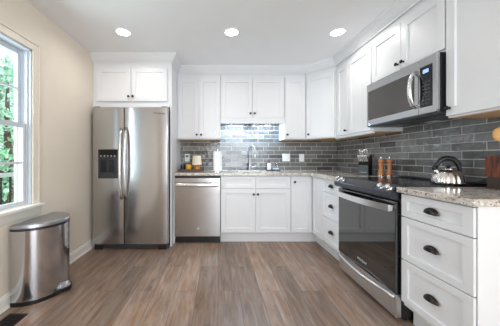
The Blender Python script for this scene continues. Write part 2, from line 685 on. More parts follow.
for y0, y1 in ((WY1 - 0.012, WY1), (WY0, WY0 + 0.012)):
    j.box(XL - WT, XL, y0, y1, WZ0 - .02, WZ1)
    yy0, yy1 = (y0 - .012, y0) if y0 > 1.5 else (y1, y1 + .012)
    for xx in (XL - .020, XL - .066, XL - .112):
        j.box(xx - .008, xx, yy0, yy1, WZ0 - .02, WZ1)
j.box(XL - WT, XL, WY0, WY1, WZ1 - 0.014, WZ1)
struct(j.build('jamb', M['winframe'], win))


def sash(x, z0, z1, muntin):
    y0, y1 = WY0 + 0.014, WY1 - 0.014
    r = 0.038
    f = MB()
    f.box(x - .030, x, y0, y0 + r, z0, z1, .003).box(x - .030, x, y1 - r, y1, z0, z1, .003)
    f.box(x - .030, x, y0 + r, y1 - r, z0, z0 + r, .003).box(x - .030, x, y0 + r, y1 - r, z1 - r, z1, .003)
    o = struct(f.build('sash', M['winframe'], win))
    g = MB().box(x - .019, x - .013, y0 + r - .004, y1 - r + .004, z0 + r - .004, z1 - r + .004)
    struct(g.build('pane', M['pane'], o))
    mm = MB()
    ym = (y0 + y1) / 2
    mm.box(x - .024, x - .006, y0 + r, y1 - r, muntin - .009, muntin + .009)
    mm.box(x - .024, x - .006, ym - .009, ym + .009, z0 + r, z1 - r)
    struct(mm.build('muntin', M['winframe'], o))


sash(XL - 0.030, WZ0 - .004, 1.415, 1.085)
sash(XL - 0.076, 1.385, WZ1 - .014, 1.705)

# ------------------------------------------------------------ outside: lawn, railing, trees
M['grass'] = mat('grass', (112, 150, 92), 0.9, noise_amt=0.3, noise_scale=3)
struct(MB().box(-40, XL - WT, -20, 40, -0.62, -0.55).build('ground', M['grass']))
rail = thing('deck_railing', 'white topped deck railing with dark balusters seen low through the window', 'railing', (-2.75, 3.0, -0.55))
M['deck'] = mat('deck_board', (150, 135, 118), 0.7, noise_amt=0.1, noise_scale=4, stretch=(8, 1, 1))
struct(MB().box(-2.85, XL - WT - .01, -0.4, 7.5, -0.16, -0.10).build('deck', M['deck']))
rail.location.z = -0.10
MB().box(-.055, .055, -2.0, 3.6, 0.98, 1.03, .006).build('top_rail', M['winframe'], rail)
MB().box(-.022, .022, -2.0, 3.6, 0.08, 0.12, .004).build('bottom_rail', M['winframe'], rail)
for k in range(41):
    y = -1.95 + k * 0.1375
    if abs(y) > 1.8 and k % 3:
        pass
    MB().box(-.009, .009, y - .009, y + .009, 0.12, 0.98).build('baluster', M['blackmatte'], rail)
for y in (-1.98, 0.8, 3.58):
    MB().box(-.045, .045, y - .045, y + .045, 0.0, 1.08, .006).build('post', M['winframe'], rail)

M['leaf'] = mat('leaves', (172, 214, 190), 0.6, noise_amt=0.35, noise_scale=2.5)
M['bark'] = mat('bark', (96, 80, 68), 0.9, noise_amt=0.3, noise_scale=14, stretch=(6, 6, 1))


def tree(loc, h, cr, label, seed):
    rnd = random.Random(seed)
    t = thing('leafy_tree', label, 'tree', loc, 0, 'trees outside the window')
    tr = MB()
    tr.tube([(0, 0, 0), (.05, .03, h * .3), (-.04, .05, h * .6), (.03, 0, h * .9)], [.14, .11, .08, .03], 8)
    for k in range(5):
        a = rnd.uniform(0, 2 * PI)
        z = h * rnd.uniform(.25, .6)
        tr.tube([(0, 0, z), (math.cos(a) * cr * .4, math.sin(a) * cr * .4, z + h * .1), (math.cos(a) * cr * .8, math.sin(a) * cr * .8, z + h * .18)], [.05, .035, .012], 6)
    tr.build('trunk', M['bark'], t)
    lf = MB()
    for k in range(4200):
        d = Vector((rnd.gauss(0, 1), rnd.gauss(0, 1), rnd.gauss(0, 1))).normalized() * rnd.uniform(.45, 1) ** .5
        p = Vector((d.x * cr, d.y * cr, h * .56 + d.z * h * .46))
        p += Vector([noise.noise(p * 1.2 + Vector((i * 9, seed, 0))) for i in range(3)]) * .5
        s_ = rnd.uniform(.05, .10)
        u = Vector((rnd.gauss(0, 1), rnd.gauss(0, 1), rnd.gauss(0, 1))).normalized()
        v = u.orthogonal().normalized()
        lf.bm.faces.new([lf.bm.verts.new(p + q) for q in (u * s_, v * s_ * .5, -u * s_, -v * s_ * .5)])
    lf.build('crown', M['leaf'], t)
    return t


tree((-6.2, 6.9, -.55), 4.3, 1.5, 'leafy tree closest to the deck railing outside the window', 3)
tree((-10.4, 10.2, -.55), 6.6, 2.1, 'taller leafy tree further off behind the deck railing', 5)
tree((-13.2, 16.0, -.55), 7.0, 2.4, 'distant leafy tree at the far side of the lawn', 8)

# ------------------------------------------------------------ cabinet kit
# local frame: x left to right seen from the front, front of the doors at y = 0, the wall at +y, z from the floor


def add_knob(parent, x, z):
    k = MB().lathe([(.0085, 0), (.0075, .003), (.0055, .006), (.0055, .013), (.009, .016), (.0145, .019), (.0155, .023), (.0140, .027), (.008, .030)], (x, 0, z), 'y', 16)
    return k.build('knob', M['bronze'], parent, True)


def add_cup(parent, x, z):
    """A cup pull: a quarter-round hood over a thin flange, open below."""
    b = MB()
    seg, rg = 16, 7
    def shell(sc):
        rows = []
        for i in range(rg + 1):
            el = PI / 2 * i / rg                     # 0 at the outer rim .. 90 at the front
            row = []
            for k in range(seg + 1):
                a = PI * k / seg                     # over the top
                row.append(b.bm.verts.new((x + math.cos(a) * math.cos(el) * .047 * sc,
                                           -math.sin(el) * .024 * sc - .001,
                                           z - .014 + math.sin(a) * math.cos(el) * .034 * sc)))
            rows.append(row)
        for A, B in zip(rows, rows[1:]):
            for k in range(seg):
                try:
                    b.bm.faces.new((A[k], A[k + 1], B[k + 1], B[k]))
                except ValueError:
                    pass
        return rows
    o, n = shell(1.0), shell(.90)
    for side in (0, seg):                            # close the lower lip between the two shells
        for i in range(rg):
            b.bm.faces.new((o[i][side], o[i + 1][side], n[i + 1][side], n[i][side]))
    bmesh.ops.remove_doubles(b.bm, verts=b.bm.verts[:], dist=0.0002)
    # front skirt continuing a little below the widest line
    b.prism([(x - .046, z - .014), (x - .030, z - .022), (x + .030, z - .022), (x + .046, z - .014), (x + .040, z - .012), (x - .040, z - .012)], 'y', -.004, 0)
    return b.build('cup_pull', M['bronze'], parent, 50)


def wall_cabinet(label, loc, rz, w, z0, z1, depth, doors, knobs, door_z, under=True, frame_l=0.0, frame_r=0.0, group='white wall cabinets'):
    """doors: list of (x0, x1); knobs: (door index, x, z)."""
    t = thing('wall_cabinet', label, 'cabinet', loc, rz, group)
    hz = loc[2]
    b = MB().box(-w / 2 + .0006, w / 2 - .0006, .021, depth, z0 - hz, z1 - hz, .001, 1)
    b.build('cabinet_box', M['cab'], t)
    if under:
        MB().box(-w / 2 + .012, w / 2 - .012, .035, depth - .01, z0 - hz - .003, z0 - hz).build('bottom_panel', M['cabwood'], t)
    leaves = []
    for x0, x1 in doors:
        leaves.append(MB().shaker(x0, x1, 0, .020, door_z[0] - hz, door_z[1] - hz).build('door', M['cab'], t))
    for i, x, z in knobs:
        add_knob(leaves[i], x, z - hz)
    return t


def back_cab(label, x0, x1, z0, doors, knobs, dz0, **kw):
    cx = (x0 + x1) / 2
    return wall_cabinet(label, (cx, YU, z0), 0, x1 - x0, z0, UT, YW - YU, [(a - cx, b - cx) for a, b in doors],
                        [(i, x - cx, z) for i, x, z in knobs], (dz0, DT), **kw)


def right_cab(label, y0, y1, z0, doors, knobs, dz0, **kw):
    """Cabinet on the right wall from y0 (far) to y1 (near)."""
    cy = (y0 + y1) / 2
    return wall_cabinet(label, (XU, cy, z0), -PI / 2, y0 - y1, z0, UT, XR - XU, [(cy - a, cy - b) for a, b in doors],
                        [(i, cy - y, z) for i, y, z in knobs], (dz0, DT), **kw)


KZ = UB + 0.062
# over the fridge: deeper unit
t = wall_cabinet('short wide white cabinet with two doors above the fridge', (-1.0985, 2.965, 1.768), 0, 0.976, 1.768, UT, YW - 2.965,
                 [(-.440, -.003), (.003, .455)], [(0, -.027, 1.90), (1, .027, 1.90)], (1.842, DT), under=False)
MB().box(-.478, .478, .012, .026, .0, .026, .001, 1).build('bottom_rail', M['cab'], t)
# back wall
back_cab('tall white double door cabinet above the dishwasher', -.588, .034, UB, [(-.568, -.274), (-.270, .026)],
         [(0, -.303, KZ), (1, -.241, KZ)], UB + .012)
t = back_cab('short white double door cabinet over the sink', .034, .955, 1.668, [(.045, .4905), (.4945, .944)],
             [(0, .464, 1.762), (1, .522, 1.762)], 1.697, under=False)
MB().box(-.460, .460, .004, .022, 1.618 - 1.668, 1.696 - 1.668, .001, 1).build('valance', M['cab'], t)
back_cab('slim single door white wall cabinet between the sink cabinet and the diagonal corner unit', .955, 1.256, UB, [(.962, 1.247)], [(0, .990, KZ)], UB + .012)
# diagonal corner unit: pentagon box, one leaf on the slant
t = thing('wall_cabinet', 'diagonal corner wall cabinet with one door, where the two walls meet', 'cabinet', (1.40, 3.22, UB), 0, 'white wall cabinets')
b = MB().prism([(1.257 - 1.40, YU + .021 - 3.22), (1.555 - 1.40, 3.085 - 3.22), (XR - 1.40, 3.085 - 3.22), (XR - 1.40, YW - .009 - 3.22), (1.257 - 1.40, YW - .009 - 3.22)], 'z', 0, UT - UB)
b.build('cabinet_box', M['cab'], t)
b = MB().prism([(1.28 - 1.40, YU + .04 - 3.22), (1.565 - 1.40, 3.10 - 3.22), (XR - .01 - 1.40, 3.10 - 3.22), (XR - .01 - 1.40, YW - .02 - 3.22), (1.28 - 1.40, YW - .02 - 3.22)], 'z', -.003, 0)
b.build('bottom_panel', M['cabwood'], t)
d = Vector((XU - 1.256, 3.08 - YU, 0))
L = d.length
rot = Matrix.Translation(Vector(((1.256 + XU) / 2 - 1.40 - .003, (YU + 3.08) / 2 - 3.22 - .003, 0))) @ Matrix.Rotation(math.atan2(d.y, d.x), 4, 'Z')
dm = MB().shaker(-L / 2 + .012, L / 2 - .012, 0, .020, .012, DT - UB).xform(rot).build('door', M['cab'], t)
k = MB().lathe([(.0085, 0), (.0055, .005), (.0055, .013), (.0145, .019), (.0155, .023), (.0140, .027), (.008, .030)], (-L / 2 + .045, 0, .062), 'y', 16).xform(rot)
k.build('knob', M['bronze'], dm, True)
# right wall, far to near
right_cab('narrow white wall cabinet just right of the diagonal corner unit', 3.079, 2.790, UB, [(3.052, 2.797)], [(0, 2.823, KZ)], UB + .012)
right_cab('white wall cabinet adjoining the left end of the microwave', 2.790, 2.364, UB, [(2.783, 2.371)], [], UB + .012)
right_cab('short white double door cabinet directly above the microwave', 2.364, 1.594, 1.850, [(2.356, 1.982), (1.978, 1.600)],
          [(0, 2.010, 1.925), (1, 1.950, 1.925)], 1.872, under=False)
right_cab('tall white single door cabinet right of the microwave, nearest the camera', 1.594, 1.127, UB, [(1.588, 1.133)], [(0, 1.563, KZ)], UB + .012)
# light rail under the far cabinets of the right wall
b = MB().prism([(XU + .006, UB - .024), (XU - .004, UB - .018), (XU - .006, UB - .004), (XU + .000, UB), (XU + .022, UB), (XU + .022, UB - .024)], 'y', 2.34, 3.07)
struct(b.build('trim_4', M['cab']))

# ---- base cabinets
def base_box(t, w, depth=.60, left=True):
    MB().box(-w / 2 + .0006, w / 2 - .0006, .021, depth, .135, CT0, .001, 1).build('cabinet_box', M['cab'], t)
    MB().box(-w / 2 + .0006, w / 2 - .0006, .085, .105, 0, .135).build('toe_kick', M['cab'], t)


def drawer_unit(label, y0, y1):
    cy, w = (y0 + y1) / 2, y0 - y1
    t = thing('drawer_cabinet', label, 'cabinet', (XB, cy, 0), -PI / 2, 'white drawer cabinets')
    base_box(t, w)
    for z0, z1 in ((.738, .884), (.452, .732), (.165, .446)):
        f = MB().shaker(-w / 2 + .004, w / 2 - .004, 0, .020, z0, z1, .050, .011, .040).build('drawer', M['cab'], t)
        add_cup(f, 0, (z0 + z1) / 2 + .006)
    return t


t = thing('sink_cabinet', 'wide white base cabinet below the sink with two doors', 'cabinet', (.494, YB, 0), 0)
base_box(t, .922)
for x0, x1, kx in ((-.457, -.002, -.028), (.002, .457, .028)):
    MB().shaker(x0, x1, 0, .020, .728, .880, .050, .011, .040).build('false_drawer_front', M['cab'], t)
    dr = MB().shaker(x0, x1, 0, .020, .147, .720).build('door', M['cab'], t)
    add_knob(dr, kx, .650)

t = thing('corner_cabinet', 'white corner base cabinet with two door leaves meeting in the inside corner', 'cabinet', (XB, YB, 0), 0)
ox, oy = XB, YB
b = MB().prism([(.955 - ox, YB + .021 - oy), (XB + .021 - ox, YB + .021 - oy), (XB + .021 - ox, 2.772 - oy), (XR - .012 - ox, 2.772 - oy), (XR - .012 - ox, YW - .012 - oy), (.956 - ox, YW - .012 - oy)], 'z', .135, CT0)
b.build('cabinet_box', M['cab'], t)
b = MB().prism([(.955 - ox, YB + .085 - oy), (XB + .085 - ox, YB + .085 - oy), (XB + .085 - ox, 2.772 - oy), (XB + .105 - ox, 2.772 - oy), (XB + .105 - ox, YB + .105 - oy), (.955 - ox, YB + .105 - oy)], 'z', 0, .135)
b.build('toe_kick', M['cab'], t)
dr = MB().shaker(.960 - ox, XB - .006 - ox, 0, .020, .147, .880, .050).build('door', M['cab'], t)
add_knob(dr, 1.003 - ox, .812)
rot = Matrix.Rotation(-PI / 2, 4, 'Z')
MB().shaker(.006, YB - 2.776, 0, .020, .147, .880, .050).xform(rot).build('door', M['cab'], t)

drawer_unit('white three drawer base cabinet between the corner cabinet and the range', 2.770, 2.368)
t = drawer_unit('large white three drawer base cabinet right of the range, nearest the camera', 1.588, 1.131)
MB().box(.2286, .2330, .012, .60, 0, CT0, .001, 1).build('end_panel', M['cab'], t)

# tall panel between fridge and dishwasher, with its filler
t = thing('end_panel', 'tall white panel standing between the fridge and the dishwasher', 'panel', (-.599, 3.34, 0))
MB().box(-.011, .011, -.355, .348, 0, UT, .0015, 1).build('panel', M['cab'], t)
MB().box(.0115, .030, -.24, -.22, 0, CT0).build('filler_strip', M['cab'], t)

# ------------------------------------------------------------ countertops
t = thing('countertop', 'speckled granite worktop running along the back wall and round the corner', 'worktop', (.6, 3.3, CT0))
ox, oy = .6, 3.3
YF, XF = YB - .030, XB - .030
SX0, SX1, SY0, SY1 = .14, .85, 3.19, 3.52           # sink cut-out
b = MB()
bm = b.bm
outline = [(-.587, YF), (XF, YF), (XF, 2.364), (XR - .010, 2.364), (XR - .010, YW - .010), (-.587, YW - .010)]
# the slab as a grid of cells, the sink cell left out, so the top is one connected mesh
xs = [-.587, SX0, SX1, XF, XR - .010]
ys = [2.364, YF, SY0, SY1, YW - .010]
vt = {}
def gv(i, j, z):
    if (i, j, z) not in vt:
        vt[(i, j, z)] = bm.verts.new((xs[i] - ox, ys[j] - oy, z))
    return vt[(i, j, z)]
cells = [(i, j) for i in range(4) for j in range(4) if not (j == 0 and i < 3) and not (i == 1 and j == 2)]
TH = CT1 - CT0
for i, j in cells:
    for z in (0, TH):
        q = [gv(i, j, z), gv(i + 1, j, z), gv(i + 1, j + 1, z), gv(i, j + 1, z)]
        bm.faces.new(q if z else q[::-1])
    for (di, dj, A, B) in ((-1, 0, (0, 0), (0, 1)), (1, 0, (1, 0), (1, 1)), (0, -1, (0, 0), (1, 0)), (0, 1, (0, 1), (1, 1))):
        if (i + di, j + dj) not in cells:
            a0, a1 = (i + A[0], j + A[1]), (i + B[0], j + B[1])
            bm.faces.new((gv(*a0, 0), gv(*a1, 0), gv(*a1, TH), gv(*a0, TH)))
bmesh.ops.dissolve_limit(bm, angle_limit=.01, verts=bm.verts[:], edges=bm.edges[:])
es = [e for e in bm.edges if len(e.link_faces) == 2 and e.calc_face_angle(0) > .5]
bmesh.ops.bevel(bm, geom=es, offset=.006, segments=3, profile=.6, affect='EDGES', clamp_overlap=True)
b.build('slab', M['granite'], t)
t = thing('countertop', 'short speckled granite worktop right of the range, under the kettle side', 'worktop', (1.53, 1.35, CT0))
t['label'] = 'short speckled granite worktop right of the range holding the striped wooden box'
MB().box(XF - 1.53, XR - .010 - 1.53, 1.106 - 1.35, 1.590 - 1.35, 0, TH, .007, 3).build('slab', M['granite'], t)

# sink
t = thing('sink', 'stainless undermount sink set into the worktop below the faucet', 'sink', (.495, 3.355, CT0 - .2))
b = MB()
x0, x1, y0, y1, zt, wl = SX0 - .495 - .004, SX1 - .495 + .004, SY0 - 3.355 - .004, SY1 - 3.355 + .004, .199, .012
def rect(x0, x1, y0, y1, z):
    return [b.bm.verts.new(p) for p in ((x0, y0, z), (x1, y0, z), (x1, y1, z), (x0, y1, z))]
loops = [rect(x0 - wl, x1 + wl, y0 - wl, y1 + wl, zt), rect(x0, x1, y0, y1, zt), rect(x0 + .015, x1 - .015, y0 + .015, y1 - .015, .012),
         ]
under = rect(x0 - wl, x1 + wl, y0 - wl, y1 + wl, .002)
for A, B in ((loops[0], loops[1]), (loops[1], loops[2]), (under, loops[0])):
    for i in range(4):
        b.bm.faces.new((A[i], A[(i + 1) % 4], B[(i + 1) % 4], B[i]))
b.bm.faces.new(loops[2])
b.bm.faces.new(under)
b.build('basin', M['steel'], t)
MB().lathe([(.045, 0), (.045, .002), (.030, .003)], (0, .06, .012), 'z', 20).build('drain', M['chrome'], t)

# faucet
t = thing('faucet', 'tall chrome gooseneck faucet behind the sink', 'faucet', (.487, 3.575, CT1), math.radians(22))
MB().lathe([(.027, 0), (.027, .010), (.022, .016), (.020, .075), (.017, .085)], (0, 0, 0), 'z', 20).build('base', M['nickel'], t, 40)
path = [(0, 0, .085), (0, 0, .26)]
for k in range(1, 12):
    a = PI * k / 12
    path.append((0, -.075 + .075 * math.cos(a), .29 + .085 * math.sin(a)))
path += [(0, -.150, .29), (0, -.150, .265)]
MB().tube(path, .0125, 12).build('spout', M['nickel'], t, True)
MB().lathe([(.014, .255), (.019, .248), (.020, .205), (.017, .198)], (0, -.150, 0), 'z', 16).build('spray_head', M['nickel'], t, 40)
b = MB().tube([(.015, 0, .055), (.045, 0, .057)], .013, 12).tube([(.040, 0, .057), (.060, -.01, .066), (.095, -.02, .075)], [.009, .008, .006], 10)
b.build('lever', M['nickel'], t, 40)

# ------------------------------------------------------------ refrigerator
FX0, FX1, FY = -1.537, -.617, 2.872
FC = (FX0 + FX1) / 2
t = thing('refrigerator', 'tall stainless side-by-side refrigerator with ice and water dispenser', 'refrigerator', (FC, FY, 0))
hw = (FX1 - FX0) / 2
xs_ = -1.151 - FC
MB().box(-hw + .004, hw - .004, .075, .74, .025, 1.735, .004).build('body', M['dgrey'], t)


def fridge_door(name, x0, x1):
    b = MB()
    pts = [(x0, .070), (x0, .020)]
    for k in range(0, 9):                       # softly crowned front
        a = k / 8
        xx = x0 + .004 + (x1 - x0 - .008) * a
        pts.append((xx, .012 - .012 * (1 - (2 * a - 1) ** 4)))
    pts += [(x1, .020), (x1, .070)]
    b.prism(pts, 'z', .072, 1.747)
    return b.build(name, M['steel'], t, 25)


dl = fridge_door('freezer_door', -hw, xs_ - .003)
dr_ = fridge_door('fridge_door', xs_ + .003, hw)
for par, hx in ((dl, xs_ - .030), (dr_, xs_ + .030)):
    path = []
    for k in range(13):
        a = k / 12
        path.append((hx, -.018 - .045 * math.sin(PI * a) ** .6, .625 + .865 * a))
    path[0] = (hx, .004, .620)
    path[-1] = (hx, .004, 1.495)
    MB().tube(path, .017, 12, .62, up=(1, 0, 0)).build('handle', M['steelbar'], par, True)
# dispenser
DX0, DX1, DZ0, DZ1 = -1.461 - FC, -1.222 - FC, .876, 1.232
dp = MB()
dp.box(DX0, DX1, -.008, .004, DZ1 - .105, DZ1, .003).box(DX0, DX0 + .014, -.008, .004, DZ0, DZ1 - .104, .002).box(DX1 - .014, DX1, -.008, .004, DZ0, DZ1 - .104, .002)
dp.box(DX0, DX1, -.012, .004, DZ0, DZ0 + .03, .003)
dpo = dp.build('dispenser', M['dgrey'], dl)
MB().box(DX0 + .014, DX1 - .014, -.001, .004, DZ0 + .03, DZ1 - .105).build('recess', M['steeldark'], dpo)
MB().box(DX0 + .012, DX1 - .012, -.010, -.007, DZ1 - .090, DZ1 - .008).build('control_screen', M['gloss'], dpo)
M['pale_print'] = mat('icon_print', (196, 206, 214), .5, noise_amt=.02)  # plain pale print for icons and badges
for k in range(5):
    xk = DX0 + .035 + k * .042
    MB().lathe([(.008, 0), (.008, .001)], (xk, -.010, DZ1 - .082), 'y', 12).build('button', M['pale_print'], dpo)
for xk in (-.050, .042):
    MB().prism([(-.004, DZ0 + .075), (-.020, DZ0 + .085), (-.014, DZ1 - .135), (-.002, DZ1 - .130)], 'x', (DX0 + DX1) / 2 + xk - .030, (DX0 + DX1) / 2 + xk + .030).build('paddle', M['black'], dpo)
g = MB().box(-hw + .01, hw - .01, .030, .075, .012, .066, .004)
gr = g.build('base_grille', M['dgrey'], t)
for k in (-1, 1):
    MB().box(k * .39 - .05, k * .39 + .05, .012, .034, .0, .055, .006).build('foot_cover', M['black'], t)
for k in (-1, 1):
    MB().box(k * (hw - .045) - .035, k * (hw - .045) + .035, .02, .12, 1.7365, 1.760, .006).build('hinge_cover', M['dgrey'], t)
text_mesh('brand_badge', 'Whirlpool', .032, M['dgrey'], dr_, (hw - .105, -.0012, 1.672), (PI / 2, 0, 0))

# ------------------------------------------------------------ dishwasher
t = thing('dishwasher', 'stainless dishwasher built in between the fridge panel and the sink cabinet', 'dishwasher', (-.268, YB, 0))
MB().box(-.296, .296, .03, .58, .10, .885).build('tub', M['dgrey'], t)
d = MB().box(-.297, .297, -.012, .030, .100, .862, .004).build('door', M['steel'], t)
MB().box(-.297, .297, -.006, .028, .863, .886, .002).build('control_strip', M['black'], t)
hb = MB().tube([(-.277, -.050, .776), (-.270, -.056, .776), (0, -.060, .776), (.270, -.056, .776), (.277, -.050, .776)], [.016, .027, .028, .027, .016], 16, .5, up=(0, 0, 1))
for k in (-.262, .262):
    hb.box(k - .013, k + .013, -.045, -.011, .758, .790, .003)
hb.build('handle', M['steelbar'], d)
MB().box(-.296, .296, .055, .075, 0, .097).build('toe_kick', M['black'], t)
bg_ = MB().lathe([(.014, 0), (.014, .0015), (.010, .0016), (.010, .0008)], (.012, -.0121, .205), 'y', 20).build('badge', M['pale_print'], d)

# ------------------------------------------------------------ range
RY0, RY1 = 2.360, 1.598
RC = (RY0 + RY1) / 2
RW = (RY0 - RY1) / 2
t = thing('range', 'stainless and black electric range with glass oven door', 'stove', (1.21, RC, 0), -PI / 2)
# local: y=0 is the oven door front (X = 1.21), wall at y=.66
MB().box(-RW + .002, RW - .002, .040, .640, .030, .905, .003).build('body', M['black'], t)
for x in (-.33, .33):
    for y in (.09, .58):
        MB().lathe([(.018, 0), (.018, .03)], (x, y, 0), 'z', 12).build('foot', M['black'], t)
ct = MB().box(-RW + .001, RW - .001, .030, .648, .906, .934, .004).build('cooktop', M['hob'], t)
M['ring'] = mat('burner_print', (96, 96, 100), .3, noise_amt=.03)
for x, y, r in ((-.19, .20, .105), (.19, .20, .08), (-.19, .47, .08), (.19, .47, .105), (0, .50, .05)):
    bb = MB()
    n = 36
    vo = [bb.bm.verts.new((x + math.cos(2 * PI * k / n) * r, y + math.sin(2 * PI * k / n) * r, .9345)) for k in range(n)]
    vi = [bb.bm.verts.new((x + math.cos(2 * PI * k / n) * (r - .004), y + math.sin(2 * PI * k / n) * (r - .004), .9345)) for k in range(n)]
    for k in range(n):
        bb.bm.faces.new((vo[k], vo[(k + 1) % n], vi[(k + 1) % n], vi[k]))
    bb.build('burner_ring', M['ring'], ct)
MB().box(-RW + .001, RW - .001, .600, .648, .9342, .952, .004).build('rear_vent', M['black'], t)
cp = MB().prism([(-.046, .888), (-.040, .852), (-.020, .842), (.034, .842), (.034, .940), (.010, .940)], 'x', -RW + .001, RW - .001, .004).build('control_panel', M['steeldark'], t)
# the slanted top of the panel: glass strip and four knobs
sl = Vector((.056, .052)).normalized()               # direction up the slant (y, z)
nv = Vector((-sl.y, sl.x))                           # outward normal (y, z)
def onslant(u, out):
    p = Vector((-.018, .914)) + sl * u + nv * out
    return p.x, p.y
a0, a1, a2, a3 = onslant(-.028, .0003), onslant(.028, .0003), onslant(.028, .0020), onslant(-.028, .0020)
tp = MB().prism([a0, a1, a2, a3], 'x', -.20, .20).build('touch_panel', M['gloss'], cp)
for x in (-.345, -.265, .265, .345):
    k = MB().lathe([(.024, 0), (.023, .004), (.020, .007), (.019, .024), (.016, .027)], (0, 0, 0), 'z', 20)
    ang = math.atan2(sl.y, sl.x)
    q = onslant(0, .0005)
    k.xform(Matrix.Translation((x, q[0], q[1])) @ Matrix.Rotation(ang, 4, 'X'))
    k.build('knob', M['steelbar'], cp, 40)
# oven door: steel top band, black glass below
dr = MB().box(-RW + .003, RW - .003, .0, .039, .198, .825, .004).build('oven_door', M['oven'], t)
path = [(-.362, -.012, .780)] + [(-.362 + .724 * k / 16, -.030 - .028 * math.sin(PI * k / 16), .780) for k in range(17)] + [(.362, -.012, .780)]
hb = MB()
ins, outs = [], []
for x, y, z in path[1:-1]:
    outs.append((x, y - .010)); ins.append((x, y + .010))
hb.prism(outs + ins[::-1], 'z', .757, .803, .004)
for x in (-.352, .352):
    hb.box(x - .012, x + .012, -.034, -.002, .762, .798, .002)
hb.build('handle', M['steelbar'], dr, 30)
text_mesh('brand_badge', 'Whirlpool', .030, M['pale_print'], dr, (0, -.0006, .262), (PI / 2, 0, 0))
# storage drawer with a bowed lip
dw = MB().box(-RW + .003, RW - .003, .004, .039, .034, .192, .004).build('storage_drawer', M['nickel'], t)
lp = [(-.372 + .744 * k / 20, -.006 - .040 * math.sin(PI * k / 20), .172) for k in range(21)]
MB().tube(lp, .014, 12, .8, up=(0, 0, 1)).build('drawer_lip', M['nickel'], dw, True)

# ------------------------------------------------------------ microwave
MZ0, MZ1 = 1.432, 1.848
MC = (2.358 + 1.600) / 2
MW = .378
t = thing('microwave', 'stainless over-the-range microwave hanging beneath the cabinet', 'microwave', (1.492, MC, MZ0), -PI / 2)
H = MZ1 - MZ0
MB().box(-MW, MW, .022, .372, .012, H, .003).build('body', M['black'], t)
cpx = .232                                            # door / control split
d = MB().box(-MW, cpx - .002, 0, .022, .012, H, .004).build('door', M['steel'], t)
MB().box(-MW + .022, cpx - .040, -.0025, .004, .066, H - .070, .003).build('window', M['mwglass'], d)
path = []
for k in range(13):
    a = k / 12
    path.append((cpx - .030 + .010 * math.sin(PI * a), .004 - .058 * math.sin(PI * a) ** .5, .070 + (H - .145) * a))
MB().tube(path, .017, 12, .65, up=(1, 0, 0)).build('handle', M['steelbar'], d, True)
c = MB().box(cpx, MW, 0, .022, .012, H, .004).build('control_panel', M['steel'], t)
MB().box(cpx + .012, MW - .034, -.002, .004, .060, H - .060, .002).build('keypad', M['gloss'], c)
M['lcd'] = emit('blue_display', (.30, .45, .90), .7)
MB().box(cpx + .038, MW - .062, -.0032, -.0018, H - .112, H - .086).build('display', M['lcd'], c)
M['keys'] = mat('key_print', (72, 74, 80), .4, noise_amt=.03)
for r in range(7):
    for q in range(3):
        xk = cpx + .034 + q * .0225
        zk = .078 + r * .026
        MB().box(xk, xk + .014, -.0028, -.0018, zk, zk + .010).build('button', M['keys'], c)
bt = MB().box(-MW, MW, .006, .372, 0, .0115, .003).build('underside', M['dgrey'], t)
for x in (-.2, .2):
    MB().box(x - .11, x + .11, .10, .26, -.003, 0).build('grease_filter', M['steeldark'], bt)
MB().box(-.05, .05, .29, .34, -.003, 0).build('cooktop_lamp', M['white'], bt)

# ------------------------------------------------------------ trash can
t = thing('trash_can', 'half-round stainless step trash can under the window', 'trash can', (-1.565, 2.008, 0))


def dshape(rx, ry, n=32, back=0.0):
    return [(back + rx * math.cos(-PI / 2 + PI * k / n) ** .85 if 0 < k < n else back, ry * math.sin(-PI / 2 + PI * k / n)) for k in range(n + 1)]


MB().prism(dshape(.252, .236), 'z', .030, .566).build('body', M['steelcan'], t, 40)
MB().prism(dshape(.257, .240, back=-.003), 'z', 0, .0295, .003).build('base_ring', M['black'], t, 40)
MB().prism(dshape(.257, .240, back=-.003), 'z', .568, .584, .002).build('rim', M['steeldark'], t, 40)
ld = MB()
lay = [(1.0, .586), (1.0, .602), (.985, .610), (.94, .615), (.6, .619), (.2, .620)]
rows = []
for s_, z in lay:
    rows.append([ld.bm.verts.new((-.003 + (x + .003 - .10) * s_ + .10, y * s_, z)) for x, y in dshape(.257, .240, back=-.003)])
for A, B in zip(rows, rows[1:]):
    for k in range(len(A)):
        ld.bm.faces.new((A[k], A[(k + 1) % len(A)], B[(k + 1) % len(A)], B[k]))
ld.bm.faces.new(rows[0][::-1]); ld.bm.faces.new(rows[-1])
ld.build('lid', M['binlid'], t, 30)
outs = [(.245 + .070 * math.sin(PI * k / 12), -.100 + .180 * k / 12) for k in range(13)]
pd = MB().prism(outs + [(.225, .080), (.225, -.100)], 'z', .018, .044, .006).build('pedal', M['black'], t, 30)
outs = [(.247 + .058 * math.sin(PI * k / 12), -.082 + .144 * k / 12) for k in range(13)]
MB().prism(outs, 'z', .0442, .048, .001).build('pedal_plate', M['steelbar'], pd, 30)

# ------------------------------------------------------------ floor register
t = thing('floor_vent', 'dark metal floor register set in the planks beside the trash can', 'vent', (-1.435, 1.545, 0))
b = MB().box(-.068, .068, -.150, .150, .0005, .0035)
b.build('frame', M['bronze'], t)
for r in range(2):
    for k in range(13):
        MB().box(-.056 + r * .058, -.004 + r * .058, -.136 + k * .0212, -.128 + k * .0212, .0036, .0060).build('louver', M['blackmatte'], t)

# ------------------------------------------------------------ downlights
M['lens'] = emit('lamp_lens', (1.0, .98, .94), 6.0)


